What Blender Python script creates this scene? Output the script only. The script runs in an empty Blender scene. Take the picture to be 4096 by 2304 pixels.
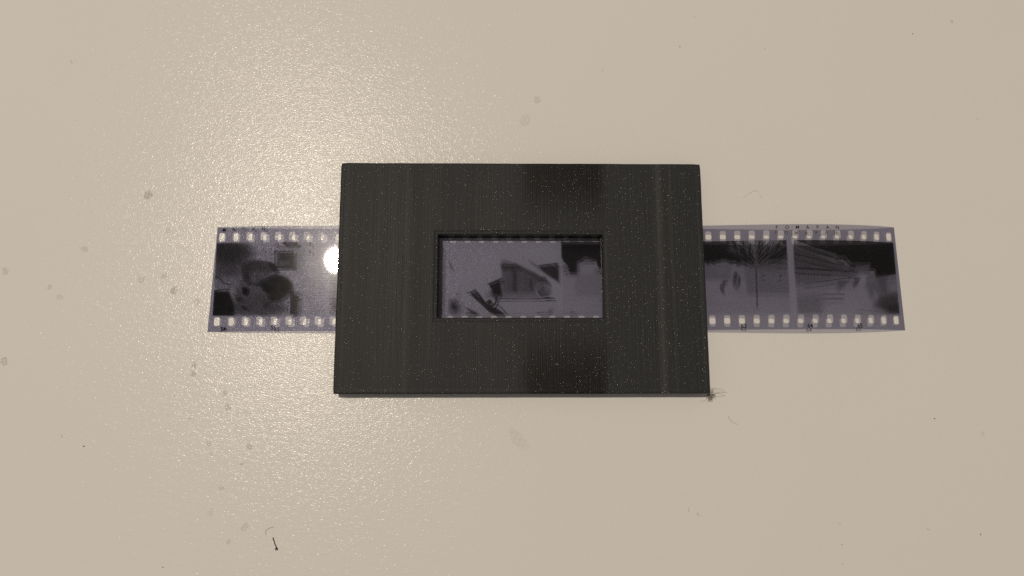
import bpy, bmesh, math, random
import numpy as np
from mathutils import Vector

MM = 0.001
random.seed(7)
rng = np.random.default_rng(11)
scene = bpy.context.scene
COL = scene.collection

# ------------------------------------------------------------------ camera
cam_d = bpy.data.cameras.new("camera")
cam = bpy.data.objects.new("camera", cam_d)
COL.objects.link(cam)
cam_d.sensor_width = 36.0
cam_d.lens = 36.0 * 3035.1 / 4096.0
cam_d.clip_start = 0.01
cam_d.clip_end = 20.0
cam.location = (-7.539 * MM, -45.208 * MM, 247.095 * MM)
cam.rotation_euler = (0.16776, -0.01739, -0.00211)
scene.camera = cam

# ------------------------------------------------------------------ room light
world = bpy.data.worlds.new("World")
scene.world = world
world.use_nodes = True
bg = world.node_tree.nodes["Background"]
bg.inputs["Color"].default_value = (1.0, 0.90, 0.80, 1)
bg.inputs["Strength"].default_value = 0.17

lamp_d = bpy.data.lights.new("ceiling_bulb", 'POINT')
lamp_d.energy = 184.0
lamp_d.shadow_soft_size = 0.0525
lamp_d.color = (1.0, 0.88, 0.72)
lamp = bpy.data.objects.new("ceiling_bulb", lamp_d)
lamp.location = (-0.735, 0.588, 2.800)
COL.objects.link(lamp)

scene.view_settings.view_transform = 'Standard'
scene.view_settings.look = 'None'
scene.view_settings.exposure = 0.0
scene.view_settings.gamma = 1.0
scene.view_settings.use_curve_mapping = False
scene.cycles.transparent_max_bounces = 24
scene.cycles.max_bounces = 12
scene.cycles.sample_clamp_indirect = 4.0
scene.cycles.use_denoising = False


# ------------------------------------------------------------------ helpers
def link(name, me, mat=None, parent=None, smooth=False):
    o = bpy.data.objects.new(name, me)
    COL.objects.link(o)
    if mat is not None:
        me.materials.append(mat)
    if parent is not None:
        o.parent = parent
    if smooth:
        me.polygons.foreach_set("use_smooth", [True] * len(me.polygons))
    return o


def mesh(name, verts, faces):
    me = bpy.data.meshes.new(name)
    me.from_pydata([tuple(v) for v in verts], [], faces)
    me.update()
    return me


def tag(o, label=None, cat=None, group=None, kind=None):
    if label: o["label"] = label
    if cat: o["category"] = cat
    if group: o["group"] = group
    if kind: o["kind"] = kind
    return o


def empty(name, loc=(0, 0, 0)):
    o = bpy.data.objects.new(name, None)
    o.empty_display_size = 0.01
    o.location = loc
    COL.objects.link(o)
    return o


class NT:
    def __init__(self, name):
        self.m = bpy.data.materials.new(name)
        self.m.use_nodes = True
        self.t = self.m.node_tree
        self.t.nodes.clear()
        self.out = self.t.nodes.new("ShaderNodeOutputMaterial")

    def n(self, kind, **kw):
        nd = self.t.nodes.new("ShaderNode" + kind)
        for k, v in kw.items():
            if k.startswith("_"):
                setattr(nd, k[1:], v)
            else:
                key = int(k[1:]) if k[0] == "i" and k[1:].isdigit() else k.replace("__", " ")
                nd.inputs[key].default_value = v
        return nd

    def l(self, a, ao, b, bi):
        self.t.links.new(a.outputs[ao], b.inputs[bi])

    def math(self, op, a, b=None, c=None):
        nd = self.t.nodes.new("ShaderNodeMath")
        nd.operation = op
        for i, v in enumerate((a, b, c)):
            if v is None: continue
            if isinstance(v, (int, float)):
                nd.inputs[i].default_value = v
            else:
                self.t.links.new(v, nd.inputs[i])
        return nd.outputs[0]


# ------------------------------------------------------------------ materials
def mat_table():
    k = NT("white_laminate")
    tc = k.n("TexCoord")
    b = k.n("BsdfPrincipled")
    b.inputs["Base Color"].default_value = (0.80, 0.785, 0.755, 1)
    b.inputs["Roughness"].default_value = 0.165
    b.inputs["Specular IOR Level"].default_value = 0.20
    b.inputs["IOR"].default_value = 1.5
    # faint yellowing, metre-scale
    n0 = k.n("TexNoise", Scale=14.0, Detail=3.0)
    k.l(tc, "Object", n0, "Vector")
    mx = k.n("MixRGB")
    mx.inputs[1].default_value = (0.805, 0.79, 0.778, 1)
    mx.inputs[2].default_value = (0.788, 0.772, 0.752, 1)
    k.l(n0, "Fac", mx, 0)
    k.l(mx, 0, b, "Base Color")
    # pressed orange-peel grain
    mp = k.n("Mapping")
    mp.inputs["Rotation"].default_value = (0, 0, math.radians(22))
    mp.inputs["Scale"].default_value = (0.72, 1.12, 1.0)
    k.l(tc, "Object", mp, "Vector")
    n1 = k.n("TexNoise", Scale=2500.0, Detail=1.0, Roughness=0.4)
    k.l(mp, 0, n1, "Vector")
    n2 = k.n("TexNoise", Scale=680.0, Detail=1.0)
    k.l(mp, 0, n2, "Vector")
    h = k.math('ADD', k.math('MULTIPLY', n1.outputs["Fac"], 1.0), k.math('MULTIPLY', n2.outputs["Fac"], 0.8))
    bp = k.n("Bump")
    bp.inputs["Strength"].default_value = 1.0
    bp.inputs["Distance"].default_value = 0.000075
    k.t.links.new(h, bp.inputs["Height"])
    k.l(bp, 0, b, "Normal")
    k.l(b, 0, k.out, 0)
    return k.m


def mat_plastic():
    k = NT("black_printed_plastic")
    tc = k.n("TexCoord")
    b = k.n("BsdfPrincipled")
    b.inputs["IOR"].default_value = 1.46
    sx = k.n("SeparateXYZ")
    k.l(tc, "Object", sx, 0)
    # print beads run front to back: long streaks, varying from bead to bead
    mp = k.n("Mapping")
    mp.inputs["Scale"].default_value = (1.0, 0.012, 1.0)
    k.l(tc, "Object", mp, "Vector")
    bead = k.n("TexNoise", Scale=2400.0, Detail=1.0, Roughness=0.6)
    k.l(mp, 0, bead, "Vector")
    band = k.n("TexNoise", Scale=110.0, Detail=3.0, Roughness=0.6)
    k.l(mp, 0, band, "Vector")
    # sparse grains pressed in from the print bed
    gr = k.n("TexVoronoi", Scale=2600.0)
    gr.feature = 'F1'
    k.l(tc, "Object", gr, "Vector")
    sc_ = k.n("SeparateColor")
    k.l(gr, "Color", sc_, 0)
    few = k.math('GREATER_THAN', sc_.outputs[0], 0.42)
    dome = k.math('MAXIMUM', k.math('SUBTRACT', 0.33, gr.outputs["Distance"]), 0.0)
    pit = k.math('MULTIPLY', dome, few)
    h = k.math('ADD', k.math('MULTIPLY', bead.outputs["Fac"], 0.55), k.math('MULTIPLY', pit, 1.0))
    bp = k.n("Bump")
    bp.inputs["Strength"].default_value = 1.0
    bp.inputs["Distance"].default_value = 0.00016
    k.t.links.new(h, bp.inputs["Height"])
    k.l(bp, 0, b, "Normal")
    # the beads laid last, above and below the right half of the window, came out smoother and blacker
    ay = k.math('ABSOLUTE', sx.outputs[1])

    def step(v, e, w):
        m_ = k.n("MapRange", _interpolation_type='SMOOTHSTEP')
        m_.inputs["From Min"].default_value = e - w
        m_.inputs["From Max"].default_value = e + w
        k.t.links.new(v, m_.inputs[0])
        return m_.outputs[0]
    wob = k.math('ADD', sx.outputs[0], k.math('MULTIPLY', k.math('SUBTRACT', band.outputs["Fac"], 0.5), 0.006))
    patch = k.math('MULTIPLY', k.math('SUBTRACT', step(wob, 0.001, 0.004), step(wob, 0.0275, 0.003)), step(ay, 0.0235, 0.0105))
    pc = k.n("MixRGB")
    pc.inputs[1].default_value = (0.0330, 0.0345, 0.0375, 1)
    pc.inputs[2].default_value = (0.0130, 0.0130, 0.0135, 1)
    k.t.links.new(patch, pc.inputs[0])
    # two seams where the nozzle came back: a few beads rubbed paler, full depth of the plate
    wx = sx.outputs[0]

    def streak(x0, w):
        d = k.math('ABSOLUTE', k.math('SUBTRACT', wx, x0))
        return k.math('MULTIPLY', k.math('MAXIMUM', k.math('SUBTRACT', 1.0, k.math('DIVIDE', d, w)), 0.0), bead.outputs["Fac"])
    seam = k.math('ADD', k.math('MULTIPLY', streak(0.0452, 0.0017), 1.0), k.math('ADD', k.math('MULTIPLY', streak(0.0492, 0.0007), 0.5), k.math('MULTIPLY', streak(-0.0375, 0.0012), 0.5)))
    ps = k.n("MixRGB")
    ps.inputs[2].default_value = (0.075, 0.076, 0.078, 1)
    k.t.links.new(seam, ps.inputs[0])
    k.l(pc, 0, ps, 1)
    k.l(ps, 0, b, "Base Color")
    # broad bands of slightly different finish
    rr = k.n("MapRange")
    rr.inputs["From Min"].default_value = 0.35
    rr.inputs["From Max"].default_value = 0.65
    rr.inputs["To Min"].default_value = 0.42
    rr.inputs["To Max"].default_value = 0.50
    k.l(band, "Fac", rr, 0)
    # the pressed grains are glossier than the matte field
    rg = k.math('MULTIPLY', rr.outputs[0], k.math('SUBTRACT', 1.0, k.math('MULTIPLY', k.math('GREATER_THAN', pit, 0.02), 0.62)))
    k.t.links.new(rg, b.inputs["Roughness"])
    sl = k.math('ADD', 0.10, k.math('MULTIPLY', k.math('GREATER_THAN', pit, 0.02), 0.62))
    k.t.links.new(sl, b.inputs["Specular IOR Level"])
    k.l(b, 0, k.out, 0)
    return k.m


def mat_film():
    k = NT("film_base_acetate")
    tc = k.n("TexCoord")
    tr = k.n("BsdfTransparent")
    tr.inputs["Color"].default_value = (0.468, 0.470, 0.570, 1)
    mp = k.n("Mapping")
    mp.inputs["Scale"].default_value = (0.03, 1.0, 1.0)
    k.l(tc, "Object", mp, "Vector")
    sc = k.n("TexNoise", Scale=2200.0, Detail=3.0, Roughness=0.7)
    k.l(mp, 0, sc, "Vector")
    bp = k.n("Bump")
    bp.inputs["Strength"].default_value = 0.3
    bp.inputs["Distance"].default_value = 0.00002
    k.l(sc, "Fac", bp, "Height")
    g1 = k.n("BsdfGlossy", Roughness=0.015)
    g2 = k.n("BsdfGlossy", Roughness=0.17)
    k.l(bp, 0, g2, "Normal")
    gm = k.n("MixShader", Fac=0.06)
    k.l(g1, 0, gm, 1)
    k.l(g2, 0, gm, 2)
    fr = k.n("Fresnel", IOR=1.5)
    mx = k.n("MixShader")
    k.l(fr, 0, mx, 0)
    k.l(tr, 0, mx, 1)
    k.l(gm, 0, mx, 2)
    k.l(mx, 0, k.out, 0)
    return k.m


def mat_emulsion():
    k = NT("silver_image")
    at = k.n("Attribute")
    at.attribute_name = "silver"
    tr = k.n("BsdfTransparent")
    k.l(at, "Color", tr, "Color")
    k.l(tr, 0, k.out, 0)
    return k.m


def mat_plain(name, col, rough=0.6, noise=0.0, scale=3000.0):
    k = NT(name)
    b = k.n("BsdfPrincipled")
    b.inputs["Roughness"].default_value = rough
    tc = k.n("TexCoord")
    nz = k.n("TexNoise", Scale=scale, Detail=3.0)
    k.l(tc, "Object", nz, "Vector")
    mx = k.n("MixRGB")
    mx.inputs[1].default_value = tuple(c * (1 - noise) for c in col) + (1,)
    mx.inputs[2].default_value = tuple(min(1, c * (1 + noise)) for c in col) + (1,)
    k.l(nz, "Fac", mx, 0)
    k.l(mx, 0, b, "Base Color")
    k.l(b, 0, k.out, 0)
    return k.m


def mat_ink():
    k = NT("edge_print")
    tr = k.n("BsdfTransparent")
    tr.inputs["Color"].default_value = (0.03, 0.027, 0.03, 1)
    k.l(tr, 0, k.out, 0)
    return k.m


M_TABLE = mat_table()
M_PLASTIC = mat_plastic()
M_FILM = mat_film()
M_SILVER = mat_emulsion()
M_INK = mat_ink()
M_LINT = mat_plain("grey_lint", (0.36, 0.335, 0.30), 0.8, 0.3)
M_HAIR = mat_plain("brown_hair", (0.16, 0.14, 0.115), 0.6, 0.2)
M_THREAD = mat_plain("dark_thread", (0.022, 0.022, 0.024), 0.6, 0.4)
M_SPECK = mat_plain("dark_grit", (0.05, 0.042, 0.035), 0.8, 0.4)

# ------------------------------------------------------------------ tabletop
bm = bmesh.new()
bmesh.ops.create_cube(bm, size=1.0)
bmesh.ops.scale(bm, vec=(1.30, 0.80, 0.022), verts=bm.verts)
bmesh.ops.bevel(bm, geom=[e for e in bm.edges], offset=0.002, segments=3, affect='EDGES')
bmesh.ops.translate(bm, vec=(0, 0.05, -0.011), verts=bm.verts)
me = bpy.data.meshes.new("tabletop")
bm.to_mesh(me); bm.free()
table = link("tabletop", me, M_TABLE)
tag(table, "off-white laminate tabletop with a fine pebbled grain", kind="structure")


# stains soaked into the laminate: thin tinted patches, children of the tabletop
def mat_stain():
    k = NT("dried_drip")
    at = k.n("Attribute")
    at.attribute_name = "silver"
    tr = k.n("BsdfTransparent")
    k.l(at, "Color", tr, "Color")
    k.l(tr, 0, k.out, 0)
    return k.m


M_STAIN = mat_stain()


def stain(x, y, r, d, ax=1.0, rot=0.0, ring=0.0):
    """x, y, r in mm; d is how much it darkens at its heart."""
    nr, na = 9, 28
    ph = rng.uniform(0, 6.28, 4)
    V, T, F = [], [], []
    V.append((x, y)); T.append(1 - d * 0.75)
    for i in range(1, nr + 1):
        q = i / nr
        for a in range(na):
            t = 2 * math.pi * a / na
            wob = 1 + 0.13 * math.sin(2 * t + ph[0]) + 0.10 * math.sin(3 * t + ph[1]) + 0.06 * math.sin(5 * t + ph[2])
            rr = r * q * wob * 1.15
            ux, uy = rr * math.cos(t) * ax, rr * math.sin(t)
            V.append((x + ux * math.cos(rot) - uy * math.sin(rot), y + ux * math.sin(rot) + uy * math.cos(rot)))
            body = max(0.0, min(1.0, (1.0 - q) / 0.35))
            body = body * body * (3 - 2 * body)
            spot = 0.55 + 0.45 * math.sin(3.1 * ux / r * 2 + ph[3]) * math.sin(2.7 * uy / r * 2 + ph[0])
            edge = ring * math.exp(-((q - 0.7) / 0.12) ** 2) * (0.5 + 0.5 * math.sin(t + ph[1]))
            T.append(1 - d * body * spot - d * edge)
    for a in range(na):
        F.append((0, 1 + a, 1 + (a + 1) % na))
    for i in range(nr - 1):
        for a in range(na):
            p, q2 = 1 + i * na + a, 1 + i * na + (a + 1) % na
            F.append((p, p + na, q2 + na, q2))
    m_ = mesh("stain", [(vx * MM, vy * MM, 0.00003) for vx, vy in V], F)
    col = m_.color_attributes.new("silver", 'FLOAT_COLOR', 'POINT')
    arr = np.ones((len(V), 4), np.float32)
    T = np.array(T)
    arr[:, 0] = T; arr[:, 1] = T ** 1.03; arr[:, 2] = T ** 1.25
    col.data.foreach_set("color", arr.ravel())
    return link("stain", m_, M_STAIN, table)


STAINS = [(-124.8, 28.1, 1.5, .20), (-117.2, 15.9, 1.1, .10), (-144.1, 9.6, 1.25, .11), (-169.2, 2.1, 1.2, .12),  # stain positions, like debris and lettering below, converted offline from image pixels
          (-154.3, -3.2, .85, .13), (-150.7, -6.6, 1.1, .07), (-124.8, -0.5, 1.2, .10), (-117.4, 0.6, 1.1, .12),
          (-113.9, -4.3, 1.3, .22), (-106.2, -8.0, 1.2, .12), (-166.4, -27.5, 1.3, .14), (-105.7, -28.7, .95, .20),
          (-105.7, -31.4, 1.0, .18), (-95.3, -37.6, .75, .17), (-94.1, -42.3, 1.0, .17), (-99.4, -53.5, .8, .13),
          (-98.5, -56.8, .55, .09), (-86.6, -54.6, 1.05, .16), (-94.6, -67.1, 1.0, .11), (-97.6, -74.5, 1.1, .06),
          (-86.6, -79.0, 1.15, .09), (-91.4, -83.5, .75, .11), (-88.7, -59.9, .5, .15), (5.7, 62.5, 1.2, .09),
          (1.5, 55.1, 1.9, .05), (153.2, 92.7, .6, .16), (158.6, 56.2, .45, .10), (149.0, -51.0, .7, .06)]
for x, y, r, d in STAINS:
    stain(x, y, r, d * 1.1, ax=random.uniform(.85, 1.1), rot=random.uniform(0, 3), ring=random.uniform(0, .7))
stain(-1.2, -52.5, 2.2, .05, ax=1.9, rot=-1.0)

# ------------------------------------------------------------------ negative holder
HW, HH, HT = 59.78, 38.05, 5.1
WX0, WX1, WY0, WY1 = -27.38, 26.48, -13.87, 13.52
SE = 60.0                                 # where the film leaves the holder


def rect_ring(x0, x1, y0, y1, z, rc, n, jit=None):
    """closed ring of 4*n points, corners rounded by rc, counter-clockwise from lower left."""
    pts = []
    cs = [((x0, y0), (x1, y0)), ((x1, y0), (x1, y1)), ((x1, y1), (x0, y1)), ((x0, y1), (x0, y0))]
    for (ax_, ay_), (bx_, by_) in cs:
        for i in range(n):
            t = i / n
            pts.append([ax_ + (bx_ - ax_) * t, ay_ + (by_ - ay_) * t, z])
    for i in (0, n, 2 * n, 3 * n):          # soften the corner point
        p = pts[i]
        p[0] += rc * 0.3 * (1 if p[0] < (x0 + x1) / 2 else -1)
        p[1] += rc * 0.3 * (1 if p[1] < (y0 + y1) / 2 else -1)
    if jit is not None:
        for i, p in enumerate(pts):
            p[0] += jit[i, 0]; p[1] += jit[i, 1]
    return pts


def smooth_jitter(n, amp, k):
    j = rng.normal(0, 1, (n, 2))
    ker = np.ones(k) / k
    out = np.empty_like(j)
    for c in range(2):
        ext = np.concatenate([j[-k:, c], j[:, c], j[:k, c]])
        out[:, c] = np.convolve(ext, ker, 'same')[k:-k]
    return out * amp * math.sqrt(k)


def plate(name, z0, z1, n, lip, parent, dx=0.0, dy=0.0, amp=0.02, cut=0.0):
    jo = smooth_jitter(4 * n, amp, 3)
    ji = smooth_jitter(4 * n, amp * 0.6, 3)
    rings = []

    def outer(ins, z):
        ins += cut
        rings.append(rect_ring(-HW + ins + dx, HW - ins + dx, -HH - 0.13 + ins + dy, HH - 0.13 - ins + dy, z, 0.55, n, jo))

    def inner(out, z):
        rings.append(rect_ring(WX0 - out, WX1 + out, WY0 - out, WY1 + out, z, 0.0, n, ji))
    outer(0.12, z0)
    outer(0.0, z0 + 0.2)
    if lip:                               # slightly raised rim, then the flat field
        outer(0.0, z1 - 0.42)
        outer(0.10, z1 - 0.16)
        outer(0.32, z1 - 0.02)
        outer(0.62, z1 + 0.03)
        outer(1.25, z1 + 0.01)
        outer(1.70, z1 - 0.04)
        outer(3.0, z1 - 0.03)
        inner(1.5, z1 - 0.03)
        inner(0.85, z1 - 0.20)
        inner(0.45, z1 - 0.22)
        inner(0.18, z1 - 0.12)
        inner(0.0, z1 - 0.30)
    else:
        outer(0.0, z1 - 0.1)
        outer(0.1, z1)
        inner(0.1, z1)
        inner(0.0, z1 - 0.1)
    inner(0.0, z0)
    N = 4 * n
    V = [tuple(c * MM for c in p) for r in rings for p in r]
    F = []
    R_ = len(rings)
    for i in range(R_):
        for a in range(N):
            b = (a + 1) % N
            F.append((i * N + a, i * N + b, ((i + 1) % R_) * N + b, ((i + 1) % R_) * N + a))
    me_ = mesh(name, V, F)
    o = link(name, me_, M_PLASTIC, parent)
    return o


def add_boxes(name, boxes, mat, parent):
    bm = bmesh.new()
    for x0, x1, y0, y1, z0, z1 in boxes:
        r = bmesh.ops.create_cube(bm, size=1.0)
        vs = r["verts"]
        bmesh.ops.scale(bm, vec=((x1 - x0) * MM, (y1 - y0) * MM, (z1 - z0) * MM), verts=vs)
        bmesh.ops.translate(bm, vec=((x0 + x1) / 2 * MM, (y0 + y1) / 2 * MM, (z0 + z1) / 2 * MM), verts=vs)
    me_ = bpy.data.meshes.new(name)
    bm.to_mesh(me_); bm.free()
    return link(name, me_, mat, parent)


holder = empty("negative_holder")
tag(holder, "black 3D-printed negative holder with rectangular window, clamped over the film strip", "film holder")
plate("base_plate", 0.02, 2.18, 24, False, holder, dx=0.45, dy=0.35, cut=1.0)
plate("top_plate", 2.46, HT, 48, True, holder)
for y0, y1 in ((-HH + 1.2, -18.1), (17.9, HH - 1.5)):
    add_boxes("guide_rail", [(-HW + 1.5, HW - 1.2, y0, y1, 2.185, 2.45)], M_PLASTIC, holder)

# ------------------------------------------------------------------ film strip
ZF = 2.328
YF, ROLL = -0.255, 0.00229
A_R = (0.07291, 0.06798, -0.17639, 0.0)
A_L = (-0.012, 0.0, 0.0, -0.165)


def _profile(a):
    """distance along the curled tail -> (run, rise) in mm, out from the holder edge"""
    t = np.linspace(0, 80, 1601)
    th = a[0] + a[1] * t / 40 + a[2] * (t / 40) ** 2 + a[3] * (t / 40) ** 3
    dt = t[1] - t[0]
    run = np.concatenate([[0], np.cumsum((np.cos(th[1:]) + np.cos(th[:-1])) / 2 * dt)])
    ris = np.concatenate([[0], np.cumsum((np.sin(th[1:]) + np.sin(th[:-1])) / 2 * dt)])
    return t, run, ZF + ris


PR, PL = _profile(A_R), _profile(A_L)


def film_xyz(s, v, dz=0.0):
    s = np.asarray(s, float); v = np.asarray(v, float)
    x = s.copy(); z = np.full_like(s, ZF)
    m = s > SE
    x[m] = SE + np.interp(s[m] - SE, PR[0], PR[1]); z[m] = np.interp(s[m] - SE, PR[0], PR[2])
    m = s < -SE
    x[m] = -SE - np.interp(-s[m] - SE, PL[0], PL[1]); z[m] = np.interp(-s[m] - SE, PL[0], PL[2])
    z = np.maximum(z, 0.09)
    return np.stack([(x - ROLL * v) * MM, (YF + v + ROLL * x) * MM, (z + dz) * MM], -1)


strip = empty("film_strip")
tag(strip, "translucent grey black-and-white negative film strip threaded through the holder", "film strip")

PITCH, S0, NH = 4.75, -99.35, 48
HWD, HHT, RC, VR = 1.98 / 2, 2.8 / 2, 0.5, 14.08
EDGE = 17.49
VIN, VOUT = VR - HHT - 0.45, EDGE


def end_s(side, v):
    if side < 0: return S0 - 2.35 + (v / EDGE) * 0.62
    return S0 + PITCH * (NH - 1) + 2.85 - (v / EDGE) * 0.35


fv, ff, key = [], [], {}


def vid(s, v):
    k = (round(s * 500), round(v * 500))
    if k not in key:
        key[k] = len(fv); fv.append((s, v))
    return key[k]


cols = set()
for h in range(NH):
    c = S0 + PITCH * h
    lo, hi = c - PITCH / 2, c + PITCH / 2
    if h == 0: lo = c - 1.4
    if h == NH - 1: hi = c + 1.4
    cols.update([lo, c - HWD + RC, c + HWD - RC, hi])
    for sg in (1, -1):
        cv = sg * VR
        a0, a1 = (VIN, VOUT)
        hole, outer_ = [], []
        # corners counter-clockwise: (+,+out), (-,+out), (-,in), (+,in)
        for ix, iv in ((1, 1), (-1, 1), (-1, -1), (1, -1)):
            cx, cvv = c + ix * (HWD - RC), cv + sg * iv * (HHT - RC)
            ox = hi if ix > 0 else lo
            ov = sg * (VOUT if iv > 0 else VIN)
            p_side = (c + ix * HWD, cvv); p_mid = (cx + ix * RC * .7071, cvv + sg * iv * RC * .7071); p_top = (cx, cv + sg * iv * HHT)
            q_side = (ox, cvv); q_mid = (ox, ov); q_top = (cx, ov)
            seq = [(p_side, q_side), (p_mid, q_mid), (p_top, q_top)]
            if ix * iv < 0: seq.reverse()
            hole += [q[0] for q in seq]; outer_ += [q[1] for q in seq]
        n = len(hole)
        for i in range(n):
            j = (i + 1) % n
            f = [vid(*hole[i]), vid(*outer_[i]), vid(*outer_[j]), vid(*hole[j])]
            ff.append(f if sg > 0 else f[::-1])
cols = sorted(cols)
vrows = np.linspace(-VIN, VIN, 13)
for i in range(len(cols) - 1):
    for j in range(len(vrows) - 1):
        ff.append([vid(cols[i], vrows[j]), vid(cols[i + 1], vrows[j]), vid(cols[i + 1], vrows[j + 1]), vid(cols[i], vrows[j + 1])])
# the two cut ends
vend = sorted(set([-EDGE, EDGE, -VR - (HHT - RC), -VR + (HHT - RC), VR - (HHT - RC), VR + (HHT - RC)] + list(vrows)))
for side, cs in ((-1, cols[0]), (1, cols[-1])):
    for j in range(len(vend) - 1):
        q = [vid(cs, vend[j]), vid(end_s(side, vend[j]), vend[j]), vid(end_s(side, vend[j + 1]), vend[j + 1]), vid(cs, vend[j + 1])]
        ff.append(q if side > 0 else q[::-1])
arr = np.array(fv)
P = film_xyz(arr[:, 0], arr[:, 1])
me = mesh("film_base", P, ff)
bm = bmesh.new(); bm.from_mesh(me)
bmesh.ops.recalc_face_normals(bm, faces=bm.faces)
if sum(f.normal.z for f in bm.faces) < 0:
    bmesh.ops.reverse_faces(bm, faces=bm.faces)
bm.to_mesh(me); bm.free()
link("film_base", me, M_FILM, strip, smooth=True)


# --- the pictures: silver densities drawn on a fine grid of each frame
class Canvas:
    """m is how much light gets through (1 clear); X, Y are pixel positions in a zoomed image crop."""

    def __init__(self, s0, s1, cs, ref, step=0.16, v0=-12.1, v1=12.1):
        self.ns = int((s1 - s0) / step) + 1; self.nv = int((v1 - v0) / step) + 1
        S, V = np.meshgrid(np.linspace(s0, s1, self.ns), np.linspace(v0, v1, self.nv))
        self.S, self.V = S, V
        a, b = (S - ref) / 20, V / 12
        B = (np.ones_like(a), a, b, a * a, a * b, b * b, a ** 3)
        self.X = sum(c * q for c, q in zip(cs[0], B)); self.Y = sum(c * q for c, q in zip(cs[1], B))
        self.m = np.ones_like(S)

    def noise(self, sx, sy, seed):
        r = np.random.default_rng(seed)
        gx = self.X / sx; gy = self.Y / sy
        g = r.random((64, 64))
        ix = np.floor(gx).astype(int); iy = np.floor(gy).astype(int)
        fx = gx - ix; fy = gy - iy
        fx = fx * fx * (3 - 2 * fx); fy = fy * fy * (3 - 2 * fy)
        G = lambda i, j: g[i % 64, j % 64]
        return (G(ix, iy) * (1 - fx) + G(ix + 1, iy) * fx) * (1 - fy) + (G(ix, iy + 1) * (1 - fx) + G(ix + 1, iy + 1) * fx) * fy

    def put(self, mask, val):
        self.m = self.m * (1 - mask) + val * mask

    def seg(self, p, q):
        px, py = p; qx, qy = q
        dx, dy = qx - px, qy - py
        t = np.clip(((self.X - px) * dx + (self.Y - py) * dy) / (dx * dx + dy * dy + 1e-9), 0, 1)
        return np.hypot(self.X - px - t * dx, self.Y - py - t * dy)

    def poly(self, pts, val, soft=5, op=1.0, rough=0.0, seed=1):
        d = np.full_like(self.X, 1e9)
        ins = np.zeros(self.X.shape, bool)
        for (x0, y0), (x1, y1) in zip(pts, pts[1:] + pts[:1]):
            d = np.minimum(d, self.seg((x0, y0), (x1, y1)))
            if y0 != y1:
                c = ((y0 > self.Y) != (y1 > self.Y)) & (self.X < (x1 - x0) * (self.Y - y0) / (y1 - y0) + x0)
                ins ^= c
        sd = np.where(ins, d, -d)
        if rough: sd = sd + (self.noise(18, 18, seed) - .5) * rough * 2
        k = np.clip(sd / (2 * soft) + .5, 0, 1)
        self.put(k * k * (3 - 2 * k) * op, val)

    def rect(self, x0, y0, x1, y1, val, soft=5, op=1.0):
        self.poly([(x0, y0), (x1, y0), (x1, y1), (x0, y1)], val, soft, op)

    def ell(self, cx, cy, rx, ry, val, soft=.2, op=1.0):
        q = np.hypot((self.X - cx) / rx, (self.Y - cy) / ry)
        k = np.clip((1 - q) / (2 * soft) + .5, 0, 1)
        self.put(k * k * (3 - 2 * k) * op, val)

    def line(self, pts, w, val, soft=3, op=1.0):
        d = np.full_like(self.X, 1e9)
        for a, b in zip(pts, pts[1:]):
            d = np.minimum(d, self.seg(a, b))
        k = np.clip((w / 2 - d) / (2 * soft) + .5, 0, 1)
        self.put(k * op, val)

    def build(self, gamma=0.66):
        ns, nv = self.ns, self.nv
        P = film_xyz(self.S.ravel(), self.V.ravel(), -0.02)
        idx = np.arange(ns * nv).reshape(nv, ns)
        F = np.stack([idx[:-1, :-1], idx[:-1, 1:], idx[1:, 1:], idx[1:, :-1]], -1).reshape(-1, 4)
        me_ = bpy.data.meshes.new("negative_frame")
        me_.vertices.add(len(P)); me_.vertices.foreach_set("co", P.ravel())
        me_.loops.add(F.size); me_.loops.foreach_set("vertex_index", F.ravel())
        me_.polygons.add(len(F))
        me_.polygons.foreach_set("loop_start", np.arange(0, F.size, 4)); me_.polygons.foreach_set("loop_total", np.full(len(F), 4))
        me_.update()
        t = np.clip(self.m, 0.02, 1) ** gamma
        c = np.ones((ns * nv, 4), np.float32)
        c[:, 0] = t.ravel(); c[:, 1] = (t ** 1.01).ravel(); c[:, 2] = (t ** 1.02).ravel()
        at = me_.color_attributes.new("silver", 'FLOAT_COLOR', 'POINT')
        at.data.foreach_set("color", c.ravel())
        return link("negative_frame", me_, M_SILVER, strip)


CA = [[735.5, 680.3, 20.3, 15.7, -5.4, -0.2, -11.7], [701.5, -4.6, -402.6, 6.4, -1.0, 3.2, -3.7]]  # polynomials fitted offline: film position to image-crop pixels seen by the camera
CC = [[1021.7, 827.0, -0.9, -1.2, -6.7, 0.0, 0.0], [711.7, -1.0, -488.0, 0.0, 0.7, 3.9, 0.0]]
CD = [[2135.9, 823.8, -9.9, -1.2, -6.6, 0.1, 0.0], [710.4, -1.0, -487.1, 0.0, 0.7, 3.9, 0.0]]
CE = [[625.3, 703.0, -23.6, -0.3, -5.7, 0.2, -3.7], [699.7, -10.0, -408.4, 2.0, -1.5, 3.3, 1.9]]
CF = [[1727.9, 654.8, -32.2, -39.3, -4.9, 0.3, -12.8], [696.3, 10.6, -407.1, 10.6, 3.7, 3.3, 1.6]]

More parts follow.
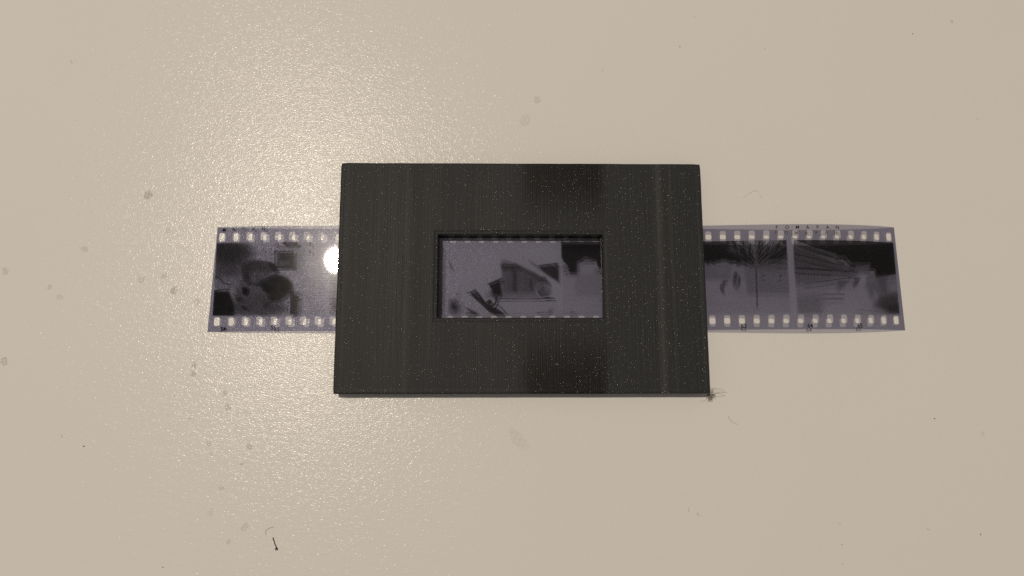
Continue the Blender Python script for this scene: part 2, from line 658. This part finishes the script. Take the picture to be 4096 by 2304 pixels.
# frame with a dark-haired figure bent over a table
c = Canvas(-101.0, -65.0, CA, -83.5)
c.m *= 0.94 + 0.1 * (c.noise(120, 90, 3) - .5)
c.poly([(150, 300), (520, 300), (600, 420), (470, 560), (420, 700), (150, 720)], .42, 80)
c.ell(310, 400, 190, 130, .28, .5)
c.poly([(370, 880), (680, 870), (900, 960), (960, 1060), (800, 1125), (330, 1125)], .42, 60)
c.poly([(400, 700), (900, 660), (1000, 860), (760, 960), (420, 900)], .42, 60, .8)
c.poly([(440, 540), (520, 500), (600, 488), (740, 508), (850, 560), (852, 625), (770, 650), (650, 745), (540, 772), (480, 735), (440, 640)], .34, 14)
c.poly([(740, 520), (790, 518), (850, 565), (852, 625), (800, 625), (770, 580)], .18, 10)
c.poly([(545, 640), (800, 610), (700, 700), (560, 765)], .50, 14)
c.poly([(480, 560), (540, 530), (540, 740), (470, 720)], .25, 20, .6)
c.line([(535, 628), (700, 622), (800, 600)], 7, .62, 5, .7)
c.ell(850, 775, 160, 112, .15, .22); c.ell(940, 790, 66, 72, .08, .2); c.ell(760, 790, 88, 70, .11, .2)
c.poly([(690, 740), (760, 695), (850, 656), (892, 690), (930, 730), (800, 760)], .11, 9)
c.poly([(560, 765), (640, 755), (720, 700), (770, 692), (700, 755), (640, 780)], .16, 6)
for i in range(9):
    y = 735 + i * 15
    c.line([(720 + 8 * i, y + 20), (800, y), (905 - 2 * i, y + 10)], 4, .32, 4, .6)
c.ell(745, 740, 45, 30, .26, .5, .7)
c.ell(945, 790, 50, 55, .05, .3, .8)
c.poly([(740, 875), (960, 862), (950, 905), (880, 945), (760, 955)], .19, 10)
c.ell(725, 990, 40, 45, .28, .5)
for i in range(4): c.line([(750, 890 + 17 * i), (900, 880 + 18 * i)], 5, .12, 4, .7)
c.poly([(905, 297), (1090, 297), (1085, 338), (945, 338)], .30, 5)
c.rect(1050, 297, 1088, 338, .13, 4); c.poly([(905, 297), (960, 297), (960, 335), (935, 330)], .16, 5)
c.rect(845, 340, 1130, 365, .62, 12)
c.rect(825, 395, 1048, 592, .20, 5); c.rect(838, 412, 1020, 430, .5, 5); c.rect(838, 430, 882, 575, .52, 8)
c.rect(885, 425, 1035, 500, .22, 6); c.poly([(890, 505), (1005, 500), (1005, 545), (890, 570)], .50, 10); c.rect(1008, 520, 1042, 588, .13, 5)
c.rect(1048, 400, 1140, 620, .80, 25)
c.rect(1220, 296, 1237, 346, .08, 3); c.rect(1219, 385, 1236, 432, .08, 3)
c.line([(745 + 53 * math.cos(t), 368 + 53 * math.sin(t)) for t in np.linspace(0, math.pi, 14)], 7, .34, 3)
c.line([(840, 325), (880, 325)], 14, .55, 8)
c.rect(1003, 848, 1050, 1112, .10, 5); c.rect(1050, 905, 1105, 932, .10, 5); c.line([(1040, 850), (1100, 858), (1106, 905)], 10, .2, 4)
c.rect(1050, 935, 1102, 1112, .45, 16)
c.poly([(150, 845), (315, 845), (345, 930), (372, 1010), (365, 1130), (130, 1130)], .13, 22)
c.poly([(150, 700), (420, 690), (420, 830), (150, 830)], .66, 30, .7)
c.line([(150, 688), (195, 692), (222, 712), (245, 750), (290, 766), (350, 766)], 8, .12, 3)
c.line([(150, 842), (240, 828), (320, 820)], 8, .16, 4)
c.line([(460, 770), (560, 768), (660, 762)], 7, .2, 5)
c.poly([(460, 802), (520, 798), (530, 850), (500, 890), (462, 875)], .10, 9)
c.poly([(395, 800), (440, 790), (440, 920), (385, 910)], .45, 18)
c.ell(425, 930, 35, 28, .26, .5); c.poly([(455, 1010), (490, 1008), (520, 1055), (460, 1040)], .18, 8)
c.poly([(300, 1045), (372, 1052), (340, 1066), (302, 1062)], .06, 4)
c.rect(640, 1092, 740, 1115, .36, 8)
for x, y in ((982, 975), (980, 1016), (975, 1051)): c.ell(x, y, 9, 11, .14, .4)
c.ell(900, 985, 20, 12, .5, .5)
c.m *= 0.92 + .16 * c.noise(14, 60, 77) * c.noise(40, 10, 78)
for i in range(7):
    y = 880 + 30 * i
    c.line([(560 + 20 * i, y), (760, y - 8), (940, y + 6)], 5, .34, 7, .35)
for i in range(5):
    c.line([(1070 + 14 * i, 380 + 10 * i), (1080 + 14 * i, 640 - 20 * i)], 5, .72, 6, .5)
c.build(0.85)

# sliver of the frame clamped under the holder
c = Canvas(-62.6, -25.6, CA, -83.5, step=.3)
c.rect(1440, 650, 3000, 1130, .72, 30)
c.rect(1440, 932, 1560, 945, .12, 4); c.rect(1440, 985, 1560, 1000, .1, 4); c.rect(1470, 1000, 1600, 1060, .4, 14)
c.rect(2500, 300, 2760, 1130, .55, 60)
c.build()

# frame with a driver beside a car window
c = Canvas(-24.0, 12.4, CC, -7.0)
c.m *= 0.98 + .05 * (c.noise(300, 250, 5) - .5)
c.poly([(1035, 455), (1240, 516), (1340, 568), (1500, 645), (1610, 720), (1705, 780), (1690, 900), (1500, 905), (1030, 915), (1045, 700), (1020, 540)], .42, 5)
c.poly([(1037, 455), (1240, 518), (1200, 535), (1022, 530)], .55, 5)
c.poly([(1020, 525), (1240, 520), (1300, 550), (1350, 592), (1260, 600), (1030, 592)], .22, 10)
c.poly([(1300, 560), (1500, 650), (1690, 775), (1560, 770), (1380, 640)], .30, 14)
c.rect(1180, 600, 1238, 890, .26, 14); c.rect(1245, 600, 1275, 890, .52, 10, .7); c.rect(1040, 620, 1110, 880, .50, 25, .7)
c.rect(1415, 720, 1445, 862, .24, 10); c.poly([(1555, 690), (1640, 700), (1650, 770), (1560, 770)], .25, 14)
c.poly([(1300, 640), (1330, 640), (1330, 890), (1290, 890)], .55, 10, .6)
c.rect(1030, 905, 1560, 985, .66, 14)
c.poly([(1520, 546), (1640, 528), (1800, 508), (1800, 752), (1700, 690), (1580, 605)], .13, 5)
c.poly([(1395, 478), (1415, 468), (1530, 540), (1580, 605), (1520, 575), (1450, 520)], .55, 8)
c.poly([(1560, 550), (1700, 540), (1740, 620), (1690, 680)], .22, 30, .5)
c.line([(1700, 518), (1805, 582)], 9, .6, 3)
c.poly([(1802, 520), (1828, 520), (1828, 805), (1802, 780)], .55, 6)
c.ell(1600, 868, 118, 98, .80, .06); c.ell(1603, 872, 92, 82, .45, .10)
c.rect(1590, 800, 1690, 880, .62, 14); c.line([(1545, 900), (1560, 940), (1600, 952), (1670, 945)], 16, .16, 6); c.rect(1585, 800, 1605, 900, .3, 8)
c.poly([(975, 992), (1400, 997), (1600, 990), (1650, 978), (1745, 984), (1762, 992), (1755, 1000), (1560, 1003), (975, 1004)], .07, 3)
c.poly([(835, 800), (1038, 713), (1062, 735), (1052, 766), (1012, 772), (1022, 850), (1032, 930), (1010, 970), (985, 985), (905, 975), (885, 930), (893, 870), (872, 812)], .08, 6)
c.poly([(895, 940), (960, 930), (1005, 945), (985, 985), (905, 975)], .42, 12); c.ell(1035, 748, 18, 12, .5, .4)
c.poly([(870, 850), (900, 850), (905, 960), (850, 990), (800, 940)], .62, 25, .7)
c.poly([(595, 905), (685, 866), (745, 940), (815, 1040), (905, 1100), (1000, 1140), (1092, 1212), (960, 1212), (860, 1165), (745, 1055), (640, 962)], .12, 5)
c.poly([(620, 900), (680, 876), (760, 975), (720, 985)], .26, 8, .8); c.ell(580, 920, 16, 12, .2, .4)
c.line([(700, 985), (800, 1075), (860, 1120)], 6, .4, 3, .8); c.ell(870, 1040, 40, 28, .06, .3)
c.line([(965, 985), (962, 1040), (935, 1085), (895, 1115)], 26, .07, 4)
c.line([(955, 1082), (1000, 1085), (1030, 1110), (1070, 1165), (1125, 1212)], 12, .35, 4); c.line([(1010, 1088), (1045, 1120), (1085, 1175), (1128, 1212)], 5, .1, 3)
c.ell(385, 1100, 95, 110, .40, .5, .9); c.ell(385, 1095, 40, 45, .16, .5); c.rect(315, 1005, 430, 1035, .45, 10); c.ell(440, 935, 28, 16, .55, .5)
c.poly([(520, 1115), (600, 1130), (680, 1170), (752, 1216), (600, 1212), (560, 1180), (630, 1180)], .22, 8); c.poly([(540, 1185), (620, 1190), (640, 1214), (560, 1210)], .35, 8)
c.poly([(315, 455), (330, 470), (365, 570), (352, 610), (335, 560)], .45, 6)
c.poly([(1500, 1198), (1530, 1178), (1640, 1178), (1640, 1186), (1540, 1192)], .24, 4)
c.poly([(1625, 1210), (1680, 1145), (1740, 1112), (1700, 1160), (1760, 1125), (1700, 1190)], .52, 8)
c.line([(1120, 1195), (1400, 1205)], 5, .5, 4)
c.build()

# frame with a dark sky over a pale building
c = Canvas(13.1, 49.0, CD, 20.0)
c.m *= .90 + .12 * (c.noise(400, 22, 8) - .5)
c.rect(2030, 650, 3600, 950, .76, 40)
c.poly([(1780, 215), (3600, 215), (3600, 560), (2390, 570), (2335, 556), (2318, 462), (2230, 450), (2225, 428), (2160, 428), (2135, 452), (2080, 480), (2062, 500), (2050, 640), (1955, 640), (1935, 560), (1890, 490), (1852, 450), (1780, 450)], .09, 5, rough=4)
c.rect(1780, 200, 3600, 330, .055, 70)
c.poly([(2230, 455), (2310, 465), (2310, 500), (2090, 500), (2095, 478)], .45, 8); c.rect(2050, 500, 2090, 640, .5, 6)
c.ell(2195, 470, 50, 30, .5, .2)
c.ell(1890, 580, 50, 50, .8, .4)
for i in range(26):
    c.ell(1870 + rng.random() * 80, 540 + rng.random() * 100, 5 + 7 * rng.random(), 4 + 7 * rng.random(), .2, .4, .7)
c.rect(1900, 640, 2070, 680, .5, 14, .7); c.rect(2290, 590, 2400, 640, .6, 12); c.ell(2362, 625, 12, 10, .15, .4); c.ell(2390, 660, 10, 14, .2, .4)
c.line([(1982, 1148), (1988, 1172)], 6, .2, 2)
c.line([(1968, 1205), (1990, 1180), (2010, 1168), (2032, 1184), (2035, 1210)], 6, .12, 2); c.line([(1970, 1200), (1985, 1195)], 9, .08, 2)
c.line([(2392, 1000), (2372, 1025)], 8, .3, 3)
c.build()

# frame with a bare tree over a street
c = Canvas(51.8, 87.6, CE, 75.0)
c.m *= .86 + .08 * (c.noise(300, 40, 21) - .5)
c.poly([(-900, 700), (1095, 715), (1100, 890), (600, 880), (570, 720)], .60, 22)
c.poly([(-900, 520), (1100, 540), (1100, 715), (-900, 720)], .62, 12)
for i in range(16):
    y = 560 + 160 * rng.random(); x = 100 + 900 * rng.random()
    c.line([(x, y), (x + 60 + 100 * rng.random(), y + 8)], 9, .40 + .4 * rng.random(), 6, .6)
c.poly([(-900, 200), (1085, 200), (1085, 520), (900, 515), (760, 560), (640, 555), (480, 530), (330, 500), (200, 530), (-900, 520)], .055, 14, rough=16, seed=6)
c.poly([(760, 500), (1080, 505), (1085, 600), (900, 610), (720, 590)], .38, 30, .8, rough=14)
c.poly([(420, 560), (560, 560), (580, 760), (540, 860), (420, 820), (400, 640)], .85, 20, .7)
tr_rng = np.random.default_rng(5)


def branch(x, y, ang, ln, w, lv):
    if lv == 0 or y < 240: return
    x2, y2 = x + ln * math.sin(ang), y - ln * math.cos(ang)
    mid = ((x + x2) / 2 + tr_rng.normal(0, 6), (y + y2) / 2 + tr_rng.normal(0, 4))
    c.line([(x, y), mid, (x2, y2)], w * 1.25, .60, 2.6, .8)
    k = 2 if lv < 3 else 3
    for _ in range(k):
        branch(x2, y2, ang * .85 + tr_rng.normal(0, .30), ln * tr_rng.uniform(.62, .85), max(2.6, w * .7), lv - 1)


for a, l in ((-1.05, 150), (-.75, 130), (-.45, 120), (-.15, 120), (.2, 120), (.5, 125), (.75, 140), (1.0, 150), (1.25, 170), (-.3, 90), (.05, 150)):
    branch(697, 565 - 40 * (1 - abs(a)), a, l, 6.5, 4)
c.line([(697, 575), (695, 470), (688, 300)], 11, .46, 3)
c.line([(690, 560), (640, 560), (600, 540)], 8, .5, 4)
c.line([(695, 575), (700, 740), (706, 900), (711, 1030)], 11, .14, 4)
c.poly([(278, 800), (325, 738), (380, 742), (345, 775), (325, 830), (345, 895), (305, 862), (285, 830)], .28, 10)
c.ell(312, 800, 10, 30, .5, .5)
c.poly([(428, 720), (440, 650), (470, 640), (520, 710), (515, 785), (490, 800), (498, 842), (450, 800), (430, 770)], .36, 14)
c.ell(462, 690, 18, 45, .22, .6); c.ell(480, 745, 20, 40, .55, .5); c.ell(505, 730, 10, 28, .15, .4)
for x, y, r in ((785, 690, 17), (973, 692, 17), (757, 660, 9), (762, 668, 7)): c.ell(x, y, r, r * .85, .24, .45)
c.ell(975, 545, 22, 9, .12, .5); c.ell(940, 560, 14, 7, .15, .5); c.ell(560, 490, 24, 18, .14, .5)
for x in (250, 372, 620): c.line([(x, 560), (x + 2, 700)], 6, .5, 3, .6)
c.line([(1010, 605), (1100, 600)], 7, .2, 3)
c.rect(250, 595, 380, 630, .8, 6, .6)
c.build()

# frame with a long office building over a street
c = Canvas(89.9, 125.5, CF, 107.0)
c.m *= .80 + .12 * (c.noise(260, 30, 31) - .5)
c.poly([(1500, 850), (2010, 800), (2080, 960), (2040, 1140), (1480, 1140)], .92, 50)
c.poly([(1140, 900), (1440, 890), (1445, 1110), (1150, 1130)], .62, 30); c.rect(1450, 890, 1700, 912, .45, 8); c.rect(1450, 930, 1700, 965, .7, 8)
c.poly([(1125, 285), (1550, 462), (1720, 560), (1880, 640), (1800, 700), (1140, 770)], .34, 5)
c.poly([(1130, 630), (1560, 640), (1850, 660), (1800, 700), (1140, 775)], .58, 8)
c.poly([(1850, 640), (2060, 650), (2300, 670), (2300, 900), (2180, 900), (2050, 720), (1900, 760)], .62, 20)
c.poly([(1150, 292), (1330, 360), (1600, 440), (1615, 455), (1705, 458), (1728, 490), (1765, 528), (1835, 545), (1992, 540), (1998, 600), (2048, 612), (2068, 688), (2300, 668), (2300, 220), (1100, 220)], .05, 4, rough=4, seed=9)
c.poly([(1600, 460), (1705, 458), (1690, 520), (1640, 500)], .35, 6); c.poly([(1700, 470), (1722, 490), (1715, 520), (1695, 510)], .08, 5)
c.poly([(1780, 535), (1992, 540), (1996, 640), (1850, 640), (1790, 580)], .42, 10); c.line([(1840, 570), (1990, 572)], 6, .7, 4); c.poly([(1760, 560), (1830, 575), (1830, 610), (1770, 590)], .12, 8)
c.poly([(1870, 640), (1960, 645), (1955, 760), (1900, 860), (1860, 760)], .95, 18)
c.poly([(1140, 372), (1540, 490), (1540, 520), (1140, 430)], .22, 10, .8)
c.line([(1145, 442), (1330, 485), (1560, 545), (1760, 600)], 13, .09, 4)
c.line([(1145, 470), (1500, 560)], 10, .46, 6)
c.line([(1145, 600), (1340, 612), (1570, 630)], 15, .07, 4); c.line([(1570, 630), (1760, 640)], 8, .2, 4)
c.line([(1145, 535), (1500, 580), (1700, 610)], 8, .2, 6, .8)
c.line([(1140, 292), (1320, 362), (1550, 462)], 7, .5, 3)
for i in range(13):
    x = 1150 + 37 * i * (1 - i * .012)
    c.line([(x, 645), (x + 6, 770 - i * 5)], 9 - i * .35, .22, 3, .9)
for x in (1255, 1340, 1420, 1590): c.line([(x, 400 + (x - 1250) * .3), (x, 620)], 5, .25, 3, .7)
c.line([(1250, 776), (1500, 745), (1740, 716)], 9, .1, 3); c.line([(1160, 800), (1700, 745)], 10, .55, 5, .7)
c.ell(1760, 712, 18, 10, .12, .5)
c.poly([(1610, 750), (1690, 738), (1730, 745), (1720, 790), (1640, 832)], .42, 12); c.poly([(1800, 720), (1880, 712), (1870, 750), (1815, 800)], .32, 10); c.line([(1805, 720), (1880, 712)], 9, .12, 4)
c.poly([(2060, 690), (2190, 690), (2180, 880), (2120, 870)], .45, 22); c.rect(2190, 730, 2300, 870, .7, 22); c.rect(2235, 790, 2290, 880, .85, 12, .6)
c.poly([(1940, 760), (2060, 740), (2110, 860), (2130, 980), (2060, 1000), (1990, 900)], .55, 26)
c.poly([(2030, 820), (2090, 900), (2100, 985), (2040, 960)], .85, 14)
c.poly([(2130, 900), (2330, 880), (2335, 1115), (2200, 1100), (2040, 1020)], .30, 55)
c.poly([(2140, 1030), (2335, 1000), (2335, 1115), (2220, 1110)], .18, 45)
c.line([(1870, 1075), (2120, 1100)], 12, .6, 10)
c.line([(1133, 290), (1140, 760)], 9, .1, 3)
c.build()


# --- edge print
def text_part(name, items, height):
    """items: (string, s, v) with s, v the centre of the text on the film, in mm."""
    V, F = [], []
    for txt, s, v in items:
        cu = bpy.data.curves.new("t", 'FONT')
        cu.body = txt; cu.size = height / 0.70; cu.align_x = 'CENTER'; cu.align_y = 'CENTER'
        cu.resolution_u = 3
        cu.offset = 0.022 * height
        ob = bpy.data.objects.new("t", cu)
        COL.objects.link(ob)
        dg = bpy.context.evaluated_depsgraph_get(); dg.update()
        tm = bpy.data.meshes.new_from_object(ob.evaluated_get(dg))
        co = np.array([tuple(q.co) for q in tm.vertices])
        c0 = (co.min(0) + co.max(0)) / 2
        base = len(V)
        for q in co: V.append((s + (q[0] - c0[0]), v + (q[1] - c0[1])))
        F += [tuple(base + i for i in p.vertices) for p in tm.polygons]
        bpy.data.objects.remove(ob); bpy.data.curves.remove(cu); bpy.data.meshes.remove(tm)
    a = np.array(V)
    return link(name, mesh(name, film_xyz(a[:, 0], a[:, 1], -0.035), F), M_INK, strip)


text_part("edge_lettering", list(zip("MAPAN", (-98.82, -95.41, -91.97, -88.61, -85.25), [16.55] * 5)), 1.0)
text_part("edge_lettering", list(zip("FOMAPAN", (84.71, 88.09, 91.51, 94.88, 98.28, 101.65, 104.99), [16.5] * 7)), 1.12)
for txt, s, v in (("63", 72.1, -16.23), ("64", 93.44, -16.34), ("65", 110.17, -16.28), ("55", -80.31, -16.29), ("54", -97.03, -16.5)):
    text_part("frame_number", [(txt, s, v)], 1.35)


# ------------------------------------------------------------------ small debris
def tube(V, F, pts, r0, r1=None, n=5):
    r1 = r0 if r1 is None else r1
    pts = [Vector(p) for p in pts]
    b0 = len(V)
    for i, p in enumerate(pts):
        d = (pts[min(i + 1, len(pts) - 1)] - pts[max(i - 1, 0)]).normalized()
        u = d.cross(Vector((0, 0, 1)))
        if u.length < 1e-6: u = Vector((1, 0, 0))
        u.normalize(); w = d.cross(u)
        r = r0 + (r1 - r0) * i / (len(pts) - 1)
        for k in range(n):
            a = 2 * math.pi * k / n
            V.append(tuple((p + u * (r * math.cos(a)) + w * (r * math.sin(a))) * MM))
    for i in range(len(pts) - 1):
        for k in range(n):
            F.append((b0 + i * n + k, b0 + i * n + (k + 1) % n, b0 + (i + 1) * n + (k + 1) % n, b0 + (i + 1) * n + k))
    F.append(tuple(b0 + k for k in range(n))[::-1]); F.append(tuple(b0 + (len(pts) - 1) * n + k for k in range(n)))


def spline(ctrl, n=8):
    out = []
    P_ = [ctrl[0]] + list(ctrl) + [ctrl[-1]]
    for i in range(1, len(P_) - 2):
        for j in range(n):
            t = j / n
            out.append(tuple(0.5 * ((2 * b) + (-a + c_) * t + (2 * a - 5 * b + 4 * c_ - d) * t * t + (-a + 3 * b - 3 * c_ + d) * t ** 3)
                             for a, b, c_, d in zip(P_[i - 1], P_[i], P_[i + 1], P_[i + 2])))
    out.append(tuple(ctrl[-1]))
    return out


def hair(name, curves, r, mat, label, cat, group=None):
    V, F = [], []
    for ctrl in curves: tube(V, F, spline(ctrl), r, r * .8)
    o = link(name, mesh(name, V, F), mat, smooth=True)
    return tag(o, label, cat, group)


hair("thread_scrap", [[(-77.7, -82.2, .22), (-77.4, -83.1, .2), (-77.0, -84.1, .2), (-76.5, -85.1, .2), (-76.35, -85.7, .2)],
                      [(-76.5, -85.0, .15), (-76.7, -85.6, .12), (-76.6, -86.1, .1)], [(-76.4, -85.2, .15), (-76.1, -85.7, .1), (-76.3, -86.0, .1)]],
     .15, M_THREAD, "short dark thread scrap lying alone on the white table", "thread")
hair("hair", [[(-77.6, -79.0, .05), (-78.7, -79.3, .06), (-79.7, -79.8, .05), (-80.1, -80.5, .06), (-79.9, -81.4, .05)]], .055, M_HAIR,
     "thin hooked hair next to the dark thread scrap", "hair")
hair("hair", [[(66.6, -45.2, .05), (66.9, -46.2, .06), (67.6, -46.8, .05), (68.3, -47.4, .06), (69.5, -47.9, .05)]], .036, M_HAIR,
     "thin bent hair on the table just off the linty holder corner", "hair")
hair("hair", [[(75.1, 27.6, .04), (77.5, 29.3, .05), (80.0, 30.3, .05), (80.8, 29.0, .04), (81.7, 27.4, .04)]], .026, M_LINT,
     "very fine pale fibre bent like a tick above the lettered film edge", "fibre")
FIBRES = (([(55.1, -75.3, .05), (55.5, -75.6, .06), (55.2, -75.8, .05), (56.2, -76.3, .05)], "tiny fibre kinked into a loop on the tabletop"),
          ([(52.6, -73.7, .05), (52.5, -74.5, .05), (52.8, -75.3, .05)], "short upright fibre beside the kinked looped fibre"),
          ([(100.0, -78.6, .05), (100.6, -78.95, .06)], None), ([(128.0, -80.5, .05), (128.9, -80.9, .05)], None),
          ([(-155.0, 76.2, .05), (-154.7, 75.3, .05), (-154.2, 74.6, .05)], "short dark curved fibre far out beyond the glittering highlight"),
          ([(-145.9, -50.6, .05), (-145.6, -51.6, .05)], "tiny fibre next to the largest oblong crumb"))
for pts, lab in FIBRES:
    hair("fibre", [pts], .036, M_HAIR, lab or "tiny straight slanting fibre on the tabletop", "fibre", "loose fibres on the tabletop")


def speck(x, y, rx, ry, rot, label):
    bm = bmesh.new()
    bmesh.ops.create_icosphere(bm, subdivisions=2, radius=1.0)
    for v_ in bm.verts:
        q = 1 + random.uniform(-.22, .22)
        a, b = v_.co.x * rx * q, v_.co.y * ry * q
        v_.co = Vector(((a * math.cos(rot) - b * math.sin(rot)) * MM, (a * math.sin(rot) + b * math.cos(rot)) * MM, v_.co.z * min(rx, ry) * .7 * q * MM))
    me_ = bpy.data.meshes.new("speck"); bm.to_mesh(me_); bm.free()
    o = link("speck", me_, M_SPECK, smooth=True)
    o.location = (x * MM, y * MM, min(rx, ry) * .55 * MM)
    tag(o, label or "tiny roundish dark speck of grit on the bare white tabletop", "speck", "grit specks on the tabletop")


SPECKS = ((-138.6, -54.2, .30, .14, .3, "largest dark crumb, oblong, lying beyond the drip stains"),
          (-111.1, -90.9, .2, .13, .3, "slightly oblong dark crumb at the same table edge as the thread scrap"),
          (133.7, -46.2, .2, .15, 0, None), (145.0, -82.3, .10, .32, -.3, "dark splinter-like dash of grit leaning to one side"),
          (138.7, 87.9, .15, .17, 0, None), (55.9, 82.5, .15, .16, 0, None),
          (85.8, 81.8, .08, .22, 0, "slim upright dash of grit on the tabletop"), (28.5, 73.5, .12, .12, 0, None),
          (-111.4, -38.4, .13, .11, 0, None), (-106.0, -45.6, .16, .1, .5, None), (61.6, 93.8, .1, .1, 0, None),
          (100.5, -85.2, .12, .12, 0, None), (100.2, -91.0, .12, .12, 0, None))
for sp in SPECKS:
    speck(*sp)

# lint caught on the holder corner
V, F = [], []
lr = np.random.default_rng(3)
LONG = [[(60.2, -37.0, 1.6), (62.0, -36.6, 1.2), (64.2, -36.5, .8), (65.8, -37.0, .4)],
        [(60.3, -37.3, 1.5), (62.6, -37.5, 1.0), (64.6, -37.4, .6), (66.6, -37.8, .2)],
        [(60.6, -37.6, 1.2), (62.2, -38.1, .8), (64.0, -37.6, .6), (66.2, -37.6, .3)],
        [(60.8, -38.2, 1.0), (63.0, -38.9, .5), (65.7, -38.8, .2)], [(62.6, -37.9, .5), (64.6, -38.2, .4), (65.7, -38.7, .2)],
        [(60.2, -38.5, .8), (59.4, -40.1, .3), (58.8, -40.5, .15), (57.8, -40.3, .1)], [(60.0, -36.4, 1.8), (61.4, -36.2, 1.2), (63.2, -36.3, .7)]]
for ctrl in LONG: tube(V, F, spline(ctrl), .035, .02)
for cx_, cy_, cz_, rr_, nn in ((60.9, -39.3, .7, .75, 90), (60.4, -38.4, .8, .6, 50), (61.8, -38.5, .5, .55, 40), (60.9, -37.4, 1.2, .6, 26), (60.5, -40.2, .3, .4, 24)):
    for _ in range(nn):
        p = lr.normal(0, 1, 3) * rr_ * .55
        q = p + lr.normal(0, 1, 3) * rr_ * .5
        m_ = (p + q) / 2 + lr.normal(0, 1, 3) * rr_ * .4
        ctrl = [(cx_ + t[0], cy_ + t[1], max(.04, cz_ + t[2] * .6)) for t in (p, m_, q)]
        tube(V, F, spline(ctrl, 4), .022, .018, 4)
o = link("lint_tuft", mesh("lint_tuft", V, F), M_LINT, smooth=True)
tag(o, "wispy grey lint tuft caught on a bottom corner of the holder", "lint")
